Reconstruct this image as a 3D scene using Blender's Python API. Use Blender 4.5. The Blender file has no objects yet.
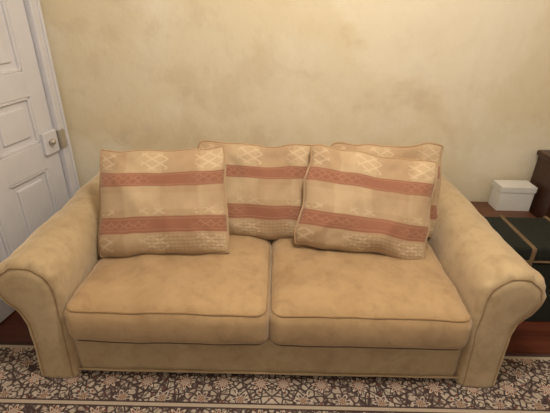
import bpy, bmesh, math
from mathutils import Vector, Matrix, noise
scene=bpy.context.scene
scene.view_settings.view_transform='Standard'
R=math.radians

# ---------------------------------------------------------------- node helper
class NB:
    def __init__(s,name):
        s.mat=bpy.data.materials.new(name); s.mat.use_nodes=True
        s.nt=s.mat.node_tree; s.b=s.nt.nodes['Principled BSDF']
    def n(s,t): return s.nt.nodes.new(t)
    def put(s,sock,v):
        if isinstance(v,bpy.types.NodeSocket): s.nt.links.new(v,sock)
        elif isinstance(v,(tuple,list)):
            sock.default_value = tuple(v)+(1,) if (len(v)==3 and sock.type=='RGBA') else v
        else: sock.default_value=v
    def m(s,op,a,b=0.0,c=0.0):
        x=s.n('ShaderNodeMath'); x.operation=op
        s.put(x.inputs[0],a); s.put(x.inputs[1],b); s.put(x.inputs[2],c)
        return x.outputs[0]
    def mix(s,f,a,b,mode='MIX'):
        x=s.n('ShaderNodeMix'); x.data_type='RGBA'; x.blend_type=mode
        s.put(x.inputs[0],f); s.put(x.inputs[6],a); s.put(x.inputs[7],b)
        return x.outputs[2]
    def coord(s,k='Object'):
        return s.n('ShaderNodeTexCoord').outputs[k]
    def mapping(s,v,scale=(1,1,1),loc=(0,0,0),rot=(0,0,0)):
        x=s.n('ShaderNodeMapping'); s.put(x.inputs[0],v)
        x.inputs['Scale'].default_value=scale; x.inputs['Location'].default_value=loc
        x.inputs['Rotation'].default_value=rot
        return x.outputs[0]
    def noise(s,v,scale,detail=3,rough=.5,dist=0):
        x=s.n('ShaderNodeTexNoise'); s.put(x.inputs['Vector'],v)
        x.inputs['Scale'].default_value=scale; x.inputs['Detail'].default_value=detail
        x.inputs['Roughness'].default_value=rough; x.inputs['Distortion'].default_value=dist
        return x.outputs[0]
    def vor(s,v,scale,feat='F1',out=0):
        x=s.n('ShaderNodeTexVoronoi'); x.feature=feat; s.put(x.inputs['Vector'],v)
        x.inputs['Scale'].default_value=scale
        return x.outputs[out]
    def sep(s,v):
        x=s.n('ShaderNodeSeparateXYZ'); s.put(x.inputs[0],v); return x.outputs
    def comb(s,a,b,c=0.0):
        x=s.n('ShaderNodeCombineXYZ'); s.put(x.inputs[0],a); s.put(x.inputs[1],b); s.put(x.inputs[2],c); return x.outputs[0]
    def rng(s,v,a,b,c=0.0,d=1.0):
        x=s.n('ShaderNodeMapRange'); s.put(x.inputs[0],v)
        for i,k in zip((1,2,3,4),(a,b,c,d)): x.inputs[i].default_value=k
        return x.outputs[0]
    def band(s,v,a,b,e=.004):
        return s.m('MULTIPLY',s.rng(v,a-e,a+e),s.rng(v,b+e,b-e))
    def bump(s,h,strength=.3,dist=.01):
        x=s.n('ShaderNodeBump'); x.inputs['Strength'].default_value=strength
        x.inputs['Distance'].default_value=dist; s.put(x.inputs['Height'],h)
        s.nt.links.new(x.outputs[0],s.b.inputs['Normal'])
    def fin(s,col,rough=.8,spec=.3,metal=0,sheen=0,sheencol=(1,1,1)):
        s.put(s.b.inputs['Base Color'],col); s.put(s.b.inputs['Roughness'],rough)
        s.b.inputs['Specular IOR Level'].default_value=spec
        s.b.inputs['Metallic'].default_value=metal
        if sheen:
            s.b.inputs['Sheen Weight'].default_value=sheen
            s.b.inputs['Sheen Roughness'].default_value=.5
            s.b.inputs['Sheen Tint'].default_value=tuple(sheencol)+(1,)
        return s.mat
def L(r,g,b):
    f=lambda c:((c/255+.055)/1.055)**2.4 if c>10 else c/255/12.92
    return (f(r),f(g),f(b))

# ---------------------------------------------------------------- materials
def mat_wall():
    N=NB('plaster_wall'); c=N.coord()
    a=N.noise(c,1.5,5,.6,.6); b=N.noise(N.mapping(c,loc=(4,2,7)),2.0,7,.62,.35)
    b2=N.noise(N.mapping(c,loc=(1,8,3)),3.4,6,.6,.3)
    d=N.noise(N.mapping(c,loc=(9,5,1)),1.3,6,.6,.3); f=N.noise(c,12,4,.6)
    col=N.mix(N.rng(a,.38,.64),L(212,197,165),L(217,206,182))
    col=N.mix(N.m('MULTIPLY',N.rng(b,.54,.62),.32),col,L(192,169,140))
    col=N.mix(N.m('MULTIPLY',N.rng(b2,.57,.63),.25),col,L(190,170,144))
    col=N.mix(N.m('MULTIPLY',N.rng(d,.50,.58),.55),col,L(226,217,197))
    col=N.mix(N.m('MULTIPLY',N.rng(f,.5,.75),.12),col,L(188,167,134))
    N.bump(N.m('ADD',N.noise(c,6,5,.6),N.m('MULTIPLY',f,.4)),.18,.02)
    return N.fin(col,.75,.3)
def mat_plain(name,col,rough=.5,spec=.4,metal=0,var=.06,scale=8):
    N=NB(name); c=N.coord(); n=N.noise(c,scale,4)
    dark=tuple(k*(1-var*3) for k in col)
    return N.fin(N.mix(N.rng(n,.35,.7),col,dark),rough,spec,metal)
def mat_fabric(name,base,dark,light,wear=.3,sheen=.45):
    N=NB(name); c=N.coord()
    a=N.noise(c,4,5,.6,.6); b=N.noise(c,22,4,.6); w=N.noise(c,420,2)
    d=N.noise(N.mapping(c,loc=(3,1,5)),8,5,.65,.4)
    col=N.mix(N.rng(a,.35,.68),base,light)
    col=N.mix(N.m('MULTIPLY',N.rng(d,.5,.66),wear),col,dark)
    col=N.mix(N.m('MULTIPLY',N.rng(b,.48,.72),.25),col,dark)
    col=N.mix(N.m('MULTIPLY',w,.25),col,dark)
    N.bump(N.m('ADD',w,N.m('MULTIPLY',b,1.5)),.35,.003)
    return N.fin(col,.9,.15,0,sheen,(1,.92,.80))
def mat_pillow():
    N=NB('woven_stripe_fabric'); uv=N.coord('UV'); o=N.sep(uv); u,v0=o[0],o[1]
    v=N.m('ADD',v0,N.m('MULTIPLY',N.m('SUBTRACT',N.noise(uv,3,2),.5),.03))
    cell=lambda k,x,off=0.0: N.m('ABSOLUTE',N.m('SUBTRACT',N.m('FRACT',N.m('ADD',N.m('MULTIPLY',x,k),off)),.5))
    dia=lambda k,kv: N.m('ADD',cell(k,u),cell(kv,v))
    blk=N.rng(N.m('SINE',N.m('ADD',N.m('MULTIPLY',u,11.),.6)),-.1,.1)
    cream=N.mix(N.m('MULTIPLY',blk,.55),L(192,167,134),L(172,143,112))
    cream=N.mix(N.m('MULTIPLY',N.band(v,.42,.58,.01),.35),cream,L(202,178,146))
    lat=N.rng(N.m('ABSOLUTE',N.m('SUBTRACT',dia(8,11),.5)),.14,.07)
    fld=N.m('ADD',N.band(v,.80,.97),N.m('ADD',N.band(v,.04,.18),N.band(v,.38,.43)))
    gate=N.rng(N.m('SINE',N.m('ADD',N.m('MULTIPLY',u,15.),1.)),-.1,.1)
    lf=N.m('MULTIPLY',lat,fld)
    cream=N.mix(N.m('MULTIPLY',lf,N.m('MULTIPLY',gate,.5)),cream,L(218,197,167))
    chk=N.m('MAXIMUM',N.m('MULTIPLY',N.rng(cell(30,u),.3,.4),.5),N.rng(cell(30,v),.3,.4))
    low=N.m('MULTIPLY',N.band(v,.04,.20),N.band(u,.40,.97,.01))
    cream=N.mix(N.m('MULTIPLY',N.m('MULTIPLY',chk,low),.4),cream,L(128,102,76))
    b1=N.band(v,.64,.77,.006); b2=N.band(v,.21,.36,.006)
    bands=N.m('MAXIMUM',b1,b2)
    mot=N.rng(N.m('ABSOLUTE',N.m('SUBTRACT',dia(13,16),.45)),.14,.04)
    core=N.m('MAXIMUM',N.band(v,.665,.745),N.band(v,.255,.32))
    gate2=N.rng(N.m('SINE',N.m('MULTIPLY',u,8.)),-.6,.2)
    terra=N.mix(N.m('MULTIPLY',N.m('MULTIPLY',mot,core),N.m('MULTIPLY',gate2,.5)),L(148,93,74),L(186,143,114))
    fine=N.m('MULTIPLY',N.rng(N.m('SINE',N.m('MULTIPLY',v,420.)),-1,1),.25)
    terra=N.mix(fine,terra,L(174,128,102))
    edge=N.m('MAXIMUM',N.m('MAXIMUM',N.band(v,.655,.66,.003),N.band(v,.75,.755,.003)),N.m('MAXIMUM',N.band(v,.235,.24,.003),N.band(v,.335,.34,.003)))
    terra=N.mix(N.m('MULTIPLY',edge,.5),terra,L(192,156,126))
    col=N.mix(N.m('MULTIPLY',bands,.95),cream,terra)
    n=N.noise(N.coord(),6,5,.6); col=N.mix(N.m('MULTIPLY',N.rng(n,.45,.7),.35),col,L(142,108,80))
    w=N.noise(N.coord(),300,2); col=N.mix(N.m('MULTIPLY',w,.15),col,L(120,90,64)); N.bump(w,.3,.002)
    return N.fin(col,.8,.2,0,.3,(1,.9,.78))
def mat_rug():
    N=NB('persian_rug_weave'); c=N.coord(); o=N.sep(c)
    x=N.m('ABSOLUTE',N.m('SUBTRACT',o[0],-.2)); y=o[1]
    P=N.comb(x,y,0.0)
    def ros(k,offx,offy,pet,r0,amp):
        fx=N.m('SUBTRACT',N.m('FRACT',N.m('ADD',N.m('MULTIPLY',x,k),offx)),.5)
        fy=N.m('SUBTRACT',N.m('FRACT',N.m('ADD',N.m('MULTIPLY',y,k),offy)),.5)
        r=N.m('SQRT',N.m('ADD',N.m('MULTIPLY',fx,fx),N.m('MULTIPLY',fy,fy)))
        t=N.m('ARCTAN2',fy,fx)
        return N.m('SUBTRACT',r,N.m('ADD',r0,N.m('MULTIPLY',N.m('COSINE',N.m('MULTIPLY',t,pet)),amp)))
    vd=N.vor(P,34,'DISTANCE_TO_EDGE'); v1=N.vor(P,40,'F1')
    vines=N.rng(N.m('ABSOLUTE',N.m('SUBTRACT',N.noise(P,18,2,.5,1.0),.5)),.045,.022)
    big=N.noise(P,5,2)
    col=N.mix(N.m('MULTIPLY',N.rng(vd,.06,.14),.92),L(58,48,50),L(198,186,170))
    col=N.mix(N.rng(v1,.25,.18),col,L(126,66,58))
    col=N.mix(N.m('MULTIPLY',vines,.85),col,L(62,50,54))
    col=N.mix(N.m('MULTIPLY',N.rng(big,.48,.52),.18),col,L(84,58,58))
    a=ros(6.3,.2,.15,8.,.23,.07)
    col=N.mix(N.rng(a,.02,.0),col,L(58,42,46))
    col=N.mix(N.rng(a,-.03,-.05),col,L(204,190,172))
    col=N.mix(N.rng(a,-.10,-.12),col,L(128,66,58))
    col=N.mix(N.rng(a,-.17,-.19),col,L(208,196,180))
    b=ros(6.3,.7,.65,6.,.17,.07)
    col=N.mix(N.rng(b,.02,.0),col,L(204,190,174))
    col=N.mix(N.rng(b,-.03,-.05),col,L(74,66,78))
    col=N.mix(N.rng(b,-.10,-.12),col,L(184,152,124))
    for a0,b0,cc in ((.71,.74,(66,46,46)),(.695,.71,(190,176,158)),(.43,.437,(60,44,46)),(.415,.43,(188,174,156)),(.408,.415,(60,44,46))):
        col=N.mix(N.band(y,a0,b0,.001),col,L(*cc))
    w=N.noise(c,260,2); col=N.mix(N.m('MULTIPLY',w,.35),col,L(116,98,90))
    N.bump(w,.5,.004)
    return N.fin(col,.95,.1)
def mat_wood(name,c1,c2,axis='X',sc=1.0,boards=0,rough=.4):
    N=NB(name); c=N.coord(); o=N.sep(c)
    s={'X':(1.5,18,18),'Y':(18,1.5,18),'Z':(18,18,1.5)}[axis]
    n=N.noise(N.mapping(c,scale=tuple(k*sc for k in s)),1.0,5,.6,.6)
    col=N.mix(N.rng(n,.3,.7),c1,c2)
    if boards:
        f=N.m('FRACT',N.m('MULTIPLY',o[1],boards)); g=N.band(f,.0,.03,.01)
        col=N.mix(g,col,L(30,15,10))
        bid=N.m('FRACT',N.m('MULTIPLY',N.m('SINE',N.m('FLOOR',N.m('MULTIPLY',o[1],boards))),43.7))
        col=N.mix(N.m('MULTIPLY',bid,.35),col,L(70,34,22))
    return N.fin(col,rough,.4)
M_wall=mat_wall()
M_white=mat_plain('white_gloss_paint',L(212,210,214),.35,.5,var=.02)
M_ceil=mat_plain('ceiling_paint',L(232,228,218),.9,.1,var=.02)
M_fab=mat_fabric('sofa_velour',L(182,158,122),L(138,110,78),L(196,174,138))
M_seat=mat_fabric('sofa_seat_velour',L(174,144,106),L(128,98,66),L(188,158,119),.35)
M_pipe=mat_fabric('sofa_piping',L(152,121,84),L(114,86,56),L(168,137,98))
M_dpipe=mat_fabric('sofa_piping_dark',L(98,72,48),L(70,48,30),L(118,88,60))  # darker brown piping for the bottom seam of the seat cushions
M_pil=mat_pillow()
M_pilpipe=mat_fabric('pillow_piping',L(176,146,112),L(134,104,76),L(190,162,126))
M_rug=mat_rug()
M_floor=mat_wood('floor_boards',L(104,56,40),L(74,38,27),'X',1,9,.35)
M_dwood=mat_wood('dark_wood',L(78,50,38),L(46,28,20),'Z',1,0,.35)
M_mwood=mat_wood('mid_wood',L(110,72,50),L(76,46,32),'X',1,0,.4)
M_green=mat_fabric('dark_green_canvas',L(28,32,27),L(15,16,15),L(38,41,36),.3,.08)
M_tan=mat_plain('tan_leather',L(120,98,72),.6)
M_card=mat_plain('white_cardboard',L(214,211,205),.7,.2,var=.03)
M_brass=mat_plain('aged_metal',L(190,182,168),.35,.5,.6)

# ---------------------------------------------------------------- geometry helpers
def link(o,parent=None):
    scene.collection.objects.link(o)
    if parent: o.parent=parent
    return o
def empty(name,loc=(0,0,0),rz=0):
    e=bpy.data.objects.new(name,None); e.location=loc; e.rotation_euler=(0,0,rz); e.empty_display_size=.1
    return link(e)
def box(name,x0,x1,y0,y1,z0,z1,mat,bev=.004,parent=None,seg=3):
    bm=bmesh.new(); bmesh.ops.create_cube(bm,size=1)
    for v in bm.verts: v.co=Vector((v.co.x*(x1-x0),v.co.y*(y1-y0),v.co.z*(z1-z0)))
    if bev: bmesh.ops.bevel(bm,geom=bm.edges[:],offset=bev,segments=seg,profile=.5,affect='EDGES')
    me=bpy.data.meshes.new(name); bm.to_mesh(me); bm.free()
    me.materials.append(mat); o=bpy.data.objects.new(name,me); o.location=((x0+x1)/2,(y0+y1)/2,(z0+z1)/2)
    return link(o,parent)
def pipe(name,pts,r,mat,parent,cyclic=True):
    cu=bpy.data.curves.new(name,'CURVE'); cu.dimensions='3D'; cu.bevel_depth=r; cu.bevel_resolution=3
    sp=cu.splines.new('POLY'); sp.points.add(len(pts)-1)
    for i,p in enumerate(pts): sp.points[i].co=(*p,1)
    sp.use_cyclic_u=cyclic; cu.materials.append(mat)
    return link(bpy.data.objects.new(name,cu),parent)
def mesh(name,verts,faces,mat,parent=None,smooth=True):
    me=bpy.data.meshes.new(name); me.from_pydata(verts,[],faces); me.update()
    bm=bmesh.new(); bm.from_mesh(me); bmesh.ops.recalc_face_normals(bm,faces=bm.faces[:]); bm.to_mesh(me); bm.free()
    for p in me.polygons: p.use_smooth=smooth
    me.materials.append(mat); return link(bpy.data.objects.new(name,me),parent)
def soft_box(name,cx,cy,cz,w,d,h,r,crown_t,crown_b,mat,parent,cuts=44,wr=.003,seed=0,bulge=0.0,pipes=None,pr=.004):
    hw,hd,hh=w/2,d/2,h/2
    def deform(p):
        p=p.copy()
        fx=max(0,1-abs(p.x/hw)**2.4); fy=max(0,1-abs(p.y/hd)**2.4); fz=max(0,1-(p.z/hh)**2)
        k=(fx*fy)**.5
        zf=max(-1,min(1,p.z/(hh*.6)))
        p.z+= (crown_t*k if zf>0 else crown_b*k)*zf
        p.y+= math.copysign(bulge*fz*(fx**.5),p.y)*min(1,abs(p.y)/(hd*.8)); p.x+=math.copysign(bulge*.4*fz*(fy**.5),p.x)*min(1,abs(p.x)/(hw*.8))
        n=noise.noise(Vector((p.x*4.5+seed,p.y*4.5,p.z*2)))*wr+noise.noise(Vector((p.x*13+seed,p.y*11,p.z*4)))*wr*.5
        n+=abs(noise.noise(Vector((p.x*6+seed*3,p.y*14,2))))*-wr*.5
        return p+Vector((0,-.6*n,n))
    bm=bmesh.new(); bmesh.ops.create_cube(bm,size=2)
    bmesh.ops.subdivide_edges(bm,edges=bm.edges[:],cuts=cuts,use_grid_fill=True)
    for v in bm.verts:
        q=[math.copysign(abs(t)**.75,t) for t in v.co]
        p=Vector((q[0]*hw,q[1]*hd,q[2]*hh))
        c=Vector((max(-hw+r,min(hw-r,p.x)),max(-hd+r,min(hd-r,p.y)),max(-hh+r,min(hh-r,p.z))))
        dd=p-c
        if dd.length>1e-9: p=c+dd.normalized()*r
        v.co=deform(p)
    me=bpy.data.meshes.new(name); bm.to_mesh(me); bm.free()
    for p in me.polygons: p.use_smooth=True
    me.materials.append(mat); o=bpy.data.objects.new(name,me); o.location=(cx,cy,cz)
    link(o,parent)
    if pipes:
        k=r*(1-.7071)
        for tag,sg,mt in pipes:
            pts=[]
            a,b=hw-k+.001,hd-k+.001; rc=r*.9
            for (sx,sy,a0) in ((1,1,0),(-1,1,90),(-1,-1,180),(1,-1,270)):
                for i in range(9):
                    t=R(a0+90*i/8); pts.append(Vector((sx*(a-rc)+rc*math.cos(t),sy*(b-rc)+rc*math.sin(t),sg*(hh-k+.001))))
            full=[]
            for i,p in enumerate(pts):
                q=pts[(i+1)%len(pts)]; m=max(1,int((q-p).length/.02))
                for j in range(m): full.append(p.lerp(q,j/m))
            pipe(name+'_piping_'+tag,[deform(p)+Vector((cx,cy,cz)) for p in full],pr,mt,parent)
    return o

# ---------------------------------------------------------------- room
box('floor',-2.4,2.6,-4.2,.1,-.1,0,M_floor,0)
box('wall_back',-2.4,2.6,0,.12,0,2.6,M_wall,0)
box('ceiling',-2.4,2.6,-4.2,.12,2.6,2.7,M_ceil,0)
box('wall_right',2.6,2.72,-4.2,.12,0,2.6,M_wall,0)
CX=-1.2; dv=Vector((-.20,-.98)).normalized(); ang=math.atan2(dv.y,dv.x)
wl=box('wall_left',0,4.2,-.12,0,0,2.6,M_wall,0)
wl.location=Vector((CX+dv.x*2.1-.06*.98-.03,dv.y*2.1+.012,1.3)); wl.rotation_euler=(0,0,ang)
bb=box('baseboard_back',-1.17,2.6,-.018,0,0,.14,M_white,.004)
D=empty('door_1',(CX,0,0),ang)
def db(n,s0,s1,n0,n1,z0,z1,m=M_white,b=.004): return box(n,s0,s1,n0,n1,z0,z1,m,b,D)
db('architrave_near_corner',.005,.085,-.03,.028,0,2.12)
db('architrave_bead',.066,.085,.02,.04,0,2.10)
db('architrave_inner_bead',.012,.03,.02,.036,0,2.10)
db('architrave_far',.93,1.02,-.03,.028,0,2.12)
db('architrave_head',.005,1.02,-.03,.03,2.04,2.13)
db('door_slab',.09,.925,-.025,-.004,.008,2.035)
db('stile_a',.092,.2,-.02,.012,.008,2.035); db('stile_b',.82,.922,-.02,.012,.008,2.035)
db('mid_stile',.46,.56,-.02,.012,.008,2.035)
for i,(a,b) in enumerate(((.008,.2),(.62,.76),(1.0,1.12),(1.9,2.035))): db('rail_%d'%i,.15,.87,-.02,.0118,a,b)
for i,(z0,z1) in enumerate(((.2,.62),(.76,1.0),(1.12,1.9))):
    for j,(a,b) in enumerate(((.2,.46),(.56,.82))):
        db('panel_field_%d%d'%(i,j),a+.045,b-.045,-.02,.006,z0+.045,z1-.045,M_white,.006)
        for q,(p0,p1,r0,r1) in enumerate(((a,a+.014,z0,z1),(b-.014,b,z0,z1),(a,b,z0,z0+.014),(a,b,z1-.014,z1))):
            db('bead_%d%d%d'%(i,j,q),p0,p1,-.02,.009,r0,r1,M_white,.003)
db('lock_keep',.055,.095,.012,.05,.70,.80,M_brass,.005)
db('rim_lock',.1,.2,.012,.034,.69,.81,M_white,.005)
bm=bmesh.new(); bmesh.ops.create_uvsphere(bm,u_segments=20,v_segments=12,radius=.016)
me=bpy.data.meshes.new('door_knob'); bm.to_mesh(me); bm.free(); me.materials.append(M_brass)
for p in me.polygons: p.use_smooth=True
k=bpy.data.objects.new('door_knob',me); k.location=(.165,.055,.76); link(k,D)
box('knob_shank',.159,.171,.03,.05,.754,.766,M_brass,.003,D)

# rug
rug=box('persian_rug',-1.34,1.75,-2.3,-.84,0.0005,.010,M_rug,.002)

# ---------------------------------------------------------------- sofa
SX=-.012; FY=-1.03; BY=-.08
S=empty('sofa',(SX,0,0))
def arm_profile():
    pts=[(.80,.012),(.795,.12),(.79,.22),(.785,.32),(.783,.40)]
    c=(.909,.470); r=.126
    for i in range(0,27):
        a=R(178-(178+52)*i/26); pts.append((c[0]+r*math.cos(a),c[1]+r*math.sin(a)))
    pts+= [(.966,.345),(.958,.30),(.960,.22),(.966,.12),(.970,.012)]
    return pts
def resample(pts,n):
    d=[0]
    for a,b in zip(pts,pts[1:]): d.append(d[-1]+math.dist(a,b))
    out=[];j=0
    for i in range(n):
        t=d[-1]*i/(n-1)
        while j<len(d)-2 and d[j+1]<t: j+=1
        k=(t-d[j])/(d[j+1]-d[j]); out.append((pts[j][0]*(1-k)+pts[j+1][0]*k,pts[j][1]*(1-k)+pts[j+1][1]*k))
    for _ in range(3):
        out=[out[0]]+[((a[0]+2*b[0]+c[0])/4,(a[1]+2*b[1]+c[1])/4) for a,b,c in zip(out,out[1:],out[2:])]+[out[-1]]
    return out
prof=resample(arm_profile(),96)
def offs(pts,d):
    out=[];n=len(pts)
    for i,p in enumerate(pts):
        a=pts[max(0,i-2)];b=pts[min(n-1,i+2)]
        t=Vector((b[0]-a[0],b[1]-a[1])).normalized(); nn=Vector((t.y,-t.x))
        out.append((p[0]+nn.x*d,max(.012,p[1]+nn.y*d)))
    return out
def arm(side,name):
    steps=[(BY-(BY-(FY+.03))*(i/60),0) for i in range(61)]
    rr=.024
    for k in range(1,8):
        t=R(90*k/7); steps.append((FY+.03-.03*math.sin(t),rr*(1-math.cos(t))))
    for d,y in ((.030,FY+.001),(.036,FY-.003),(.050,FY-.007),(.060,FY-.008)): steps.append((y,d))
    verts=[];n=len(prof)
    for y,d in steps:
        tt=y-FY
        for i,(x,z) in enumerate(offs(prof,d)):
            ph=i/(n-1); top=math.exp(-((ph-.52)/.22)**2)
            env=math.exp(-max(0,tt-.015)/.07)*max(0,min(1,(.034-d)/.03))
            pl=(.006*math.sin(i*1.05+3*tt*20)+.003*math.sin(i*1.9+1))*top*env
            w=.010*noise.noise(Vector((x*4+side*7,y*4,z*4)))+.005*noise.noise(Vector((x*11,y*12+side*3,z*11)))
            v=Vector((x-.87,z-.3)); v=v.normalized()*(pl+w)
            verts.append((side*(x+v.x),y,max(.012,z+v.y)))
    rows=len(steps); faces=[]
    for r in range(rows-1):
        for i in range(n-1):
            a=r*n+i; faces.append((a,a+1,a+n+1,a+n))
        faces.append((r*n+n-1,r*n,(r+1)*n,(r+1)*n+n-1))
    faces.append(tuple(range(0,n))); faces.append(tuple(range((rows-1)*n,rows*n)))
    mesh(name,verts,faces,M_fab,S)
    ri=rows-5
    pipe(name+'_piping',[Vector(verts[ri*n+i])+Vector((0,.001,0)) for i in range(n)],.003,M_pipe,S,False)
arm(1,'arm_a'); arm(-1,'arm_b')
soft_box('base',0,(FY+BY)/2+.012,.126,1.60,BY-FY-.020,.220,.02,0,0,M_fab,S,cuts=50,wr=.012,seed=3)
pipe('base_hem',[(-.80+i*.04,FY+.012+.003*noise.noise(Vector((i*.3,0,0))),.048+.004*noise.noise(Vector((i*.4,3,0)))) for i in range(41)],.0035,M_fab,S,False)
soft_box('back',0,-.165,.35,1.60,.17,.58,.07,.0,0,M_fab,S,cuts=36,wr=.006,seed=9)
soft_box('back_cushion_a',-.395,-.285,.50,.77,.08,.24,.038,.0,0,M_fab,S,cuts=24,wr=.006,seed=12)
soft_box('back_cushion_b',.395,-.285,.50,.77,.08,.24,.038,.0,0,M_fab,S,cuts=24,wr=.006,seed=14)
y0=-1.064; y1=-.25
for nm,cx,sd in (('seat_cushion_a',-.391,1),('seat_cushion_b',.391,5)):
    soft_box(nm,cx,(y0+y1)/2,.317,.784,y1-y0,.164,.046,.044,0,M_seat,S,cuts=60,wr=.014,seed=sd,bulge=.014,
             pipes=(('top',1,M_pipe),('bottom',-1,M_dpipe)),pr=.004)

# ---------------------------------------------------------------- throw pillows
def pillow(X,Y,Z,w,h,tilt,yaw,roll,seed,t=.075):
    n=44; verts=[];idx={};uvs=[]
    def P(i,j,s):
        u=2*i/n-1; v=2*j/n-1
        u=math.copysign(abs(u)**.8,u); v=math.copysign(abs(v)**.8,v)
        x=w/2*u*(1-.05*(1-v*v)); z=h/2*v*(1-.04*(1-u*u))
        x*=1+.02*(-v); z-=.012*(1-u*u)*max(0,v)
        k=1-.045*(abs(u)*abs(v))**6; x*=k; z*=k
        th=t*((1-abs(u)**2.2)*(1-abs(v)**2.2))**.5
        th*=1-.28*v
        wr=noise.noise(Vector((x*5+seed,z*5,seed*2+s)))*.024+noise.noise(Vector((x*15,z*9+seed,s*3)))*.010
        wr+=.005*math.sin((abs(x)-abs(z))*80+seed)*(abs(u)*abs(v))
        edge=min(1,(1-abs(u))*4)*min(1,(1-abs(v))*4)
        x+=.016*noise.noise(Vector((v*2.2,seed,1+(u>0)))) ; z+=.02*noise.noise(Vector((u*2.2,seed,5+(v>0))))*abs(v)
        by=.010*noise.noise(Vector((u*1.5,v*1.5,seed+.5)))*(abs(u)+abs(v))
        return (x,-s*(th+wr*edge)+by,z),(.5+u/2,.5+v/2)
    for s in (1,-1):
        for i in range(n+1):
            for j in range(n+1):
                b=i in(0,n) or j in(0,n)
                if b and s==-1: idx[(s,i,j)]=idx[(1,i,j)]; continue
                p,uv=P(i,j,s); idx[(s,i,j)]=len(verts); verts.append(p); uvs.append(uv)
    faces=[]
    for s in (1,-1):
        for i in range(n):
            for j in range(n):
                f=[idx[(s,i,j)],idx[(s,i+1,j)],idx[(s,i+1,j+1)],idx[(s,i,j+1)]]
                faces.append(f if s==1 else f[::-1])
    me=bpy.data.meshes.new('throw_pillow'); me.from_pydata(verts,[],faces); me.update()
    l=me.uv_layers.new(name='UVMap')
    for lp in me.loops: l.data[lp.index].uv=uvs[lp.vertex_index]
    for p in me.polygons: p.use_smooth=True
    me.materials.append(M_pil)
    o=bpy.data.objects.new('throw_pillow',me); link(o)
    Rm=Matrix.Rotation(R(yaw),4,'Z')@Matrix.Rotation(R(-tilt),4,'X')@Matrix.Rotation(R(roll),4,'Y')
    up=Rm@Vector((0,0,1))
    o.matrix_world=Matrix.Translation(Vector((X,Y,Z))+up*h/2)@Rm
    loop=[(i,0) for i in range(n)]+[(n,j) for j in range(n)]+[(i,n) for i in range(n,0,-1)]+[(0,j) for j in range(n,0,-1)]
    pipe('pillow_piping',[verts[idx[(1,i,j)]] for i,j in loop],.005,M_pilpipe,o)
    return o
C=-2.22
pillow(-.485,C+1.50,.425,.58,.49,28,1,-2.5,1,.085)
pillow(.385,C+1.55,.425,.60,.475,26,-3,6,4,.085)
pillow(-.10,C+1.68,.42,.58,.465,21,0,1,7,.06)
pillow(.525,C+1.71,.42,.56,.465,19,0,0,11,.05)

# ---------------------------------------------------------------- things in the right-hand corner
T=empty('wooden_side_table',(0,0,0))
box('top',1.12,1.46,-.25,-.03,.37,.40,M_mwood,.005,T)
for i,(x,y) in enumerate(((1.14,-.23),(1.44,-.23),(1.14,-.05),(1.44,-.05))): box('leg_%d'%i,x-.015,x+.015,y-.015,y+.015,0,.37,M_mwood,.003,T)
box('apron_front',1.155,1.425,-.238,-.222,.31,.37,M_mwood,.002,T)
W=empty('white_box',(0,0,0))
box('box_body',1.265,1.455,-.15,-.05,.40,.53,M_card,.003,W)
box('box_lid',1.261,1.459,-.154,-.046,.515,.55,M_card,.003,W)
K=empty('wooden_cabinet',(0,0,0))
box('carcass',1.485,1.9,-.25,-.03,.09,.70,M_dwood,.004,K)
box('cabinet_top',1.47,1.92,-.265,-.025,.70,.73,M_dwood,.008,K)
box('door_panel',1.51,1.69,-.258,-.25,.14,.66,M_mwood,.004,K); box('door_panel_b',1.71,1.87,-.258,-.25,.14,.66,M_mwood,.004,K)
for i,(x,y) in enumerate(((1.505,-.23),(1.88,-.23),(1.505,-.05),(1.88,-.05))): box('foot_%d'%i,x-.02,x+.02,y-.02,y+.02,0,.09,M_dwood,.004,K)
G=empty('green_trunk',(0,0,0))
box('trunk_body',1.10,1.56,-.62,-.30,.0,.37,M_green,.015,G)
box('trunk_lid',1.095,1.565,-.625,-.295,.375,.445,M_green,.02,G)
for i,x in enumerate((1.20,1.44)): 
    box('strap_top_%d'%i,x,x+.02,-.628,-.292,.43,.449,M_tan,.003,G); box('strap_front_%d'%i,x,x+.02,-.63,-.60,.02,.44,M_tan,.003,G)
box('trunk_rim',1.093,1.567,-.627,-.293,.369,.378,M_tan,.003,G)

# ---------------------------------------------------------------- lights
def pt(name,loc,r,e,col):
    l=bpy.data.lights.new(name,'POINT'); l.shadow_soft_size=r; l.energy=e; l.color=col
    o=bpy.data.objects.new(name,l); o.location=loc; link(o)
pt('ceiling_lamp_light',(.3,-1.4,2.2),.16,74,(1,.90,.77))
w=bpy.data.worlds.new('world'); scene.world=w; w.use_nodes=True
w.node_tree.nodes['Background'].inputs[0].default_value=(1,.92,.84,1)
w.node_tree.nodes['Background'].inputs[1].default_value=.58

# ---------------------------------------------------------------- camera
cd=bpy.data.cameras.new('camera'); cd.sensor_width=36; cd.lens=405/550*36
cam=bpy.data.objects.new('camera',cd); link(cam); scene.camera=cam
cam.matrix_world=Matrix.Translation((0,C,1.45))@Matrix.Rotation(R(63),4,'X')@Matrix.Rotation(R(1.3),4,'Z')
cd.clip_start=.05
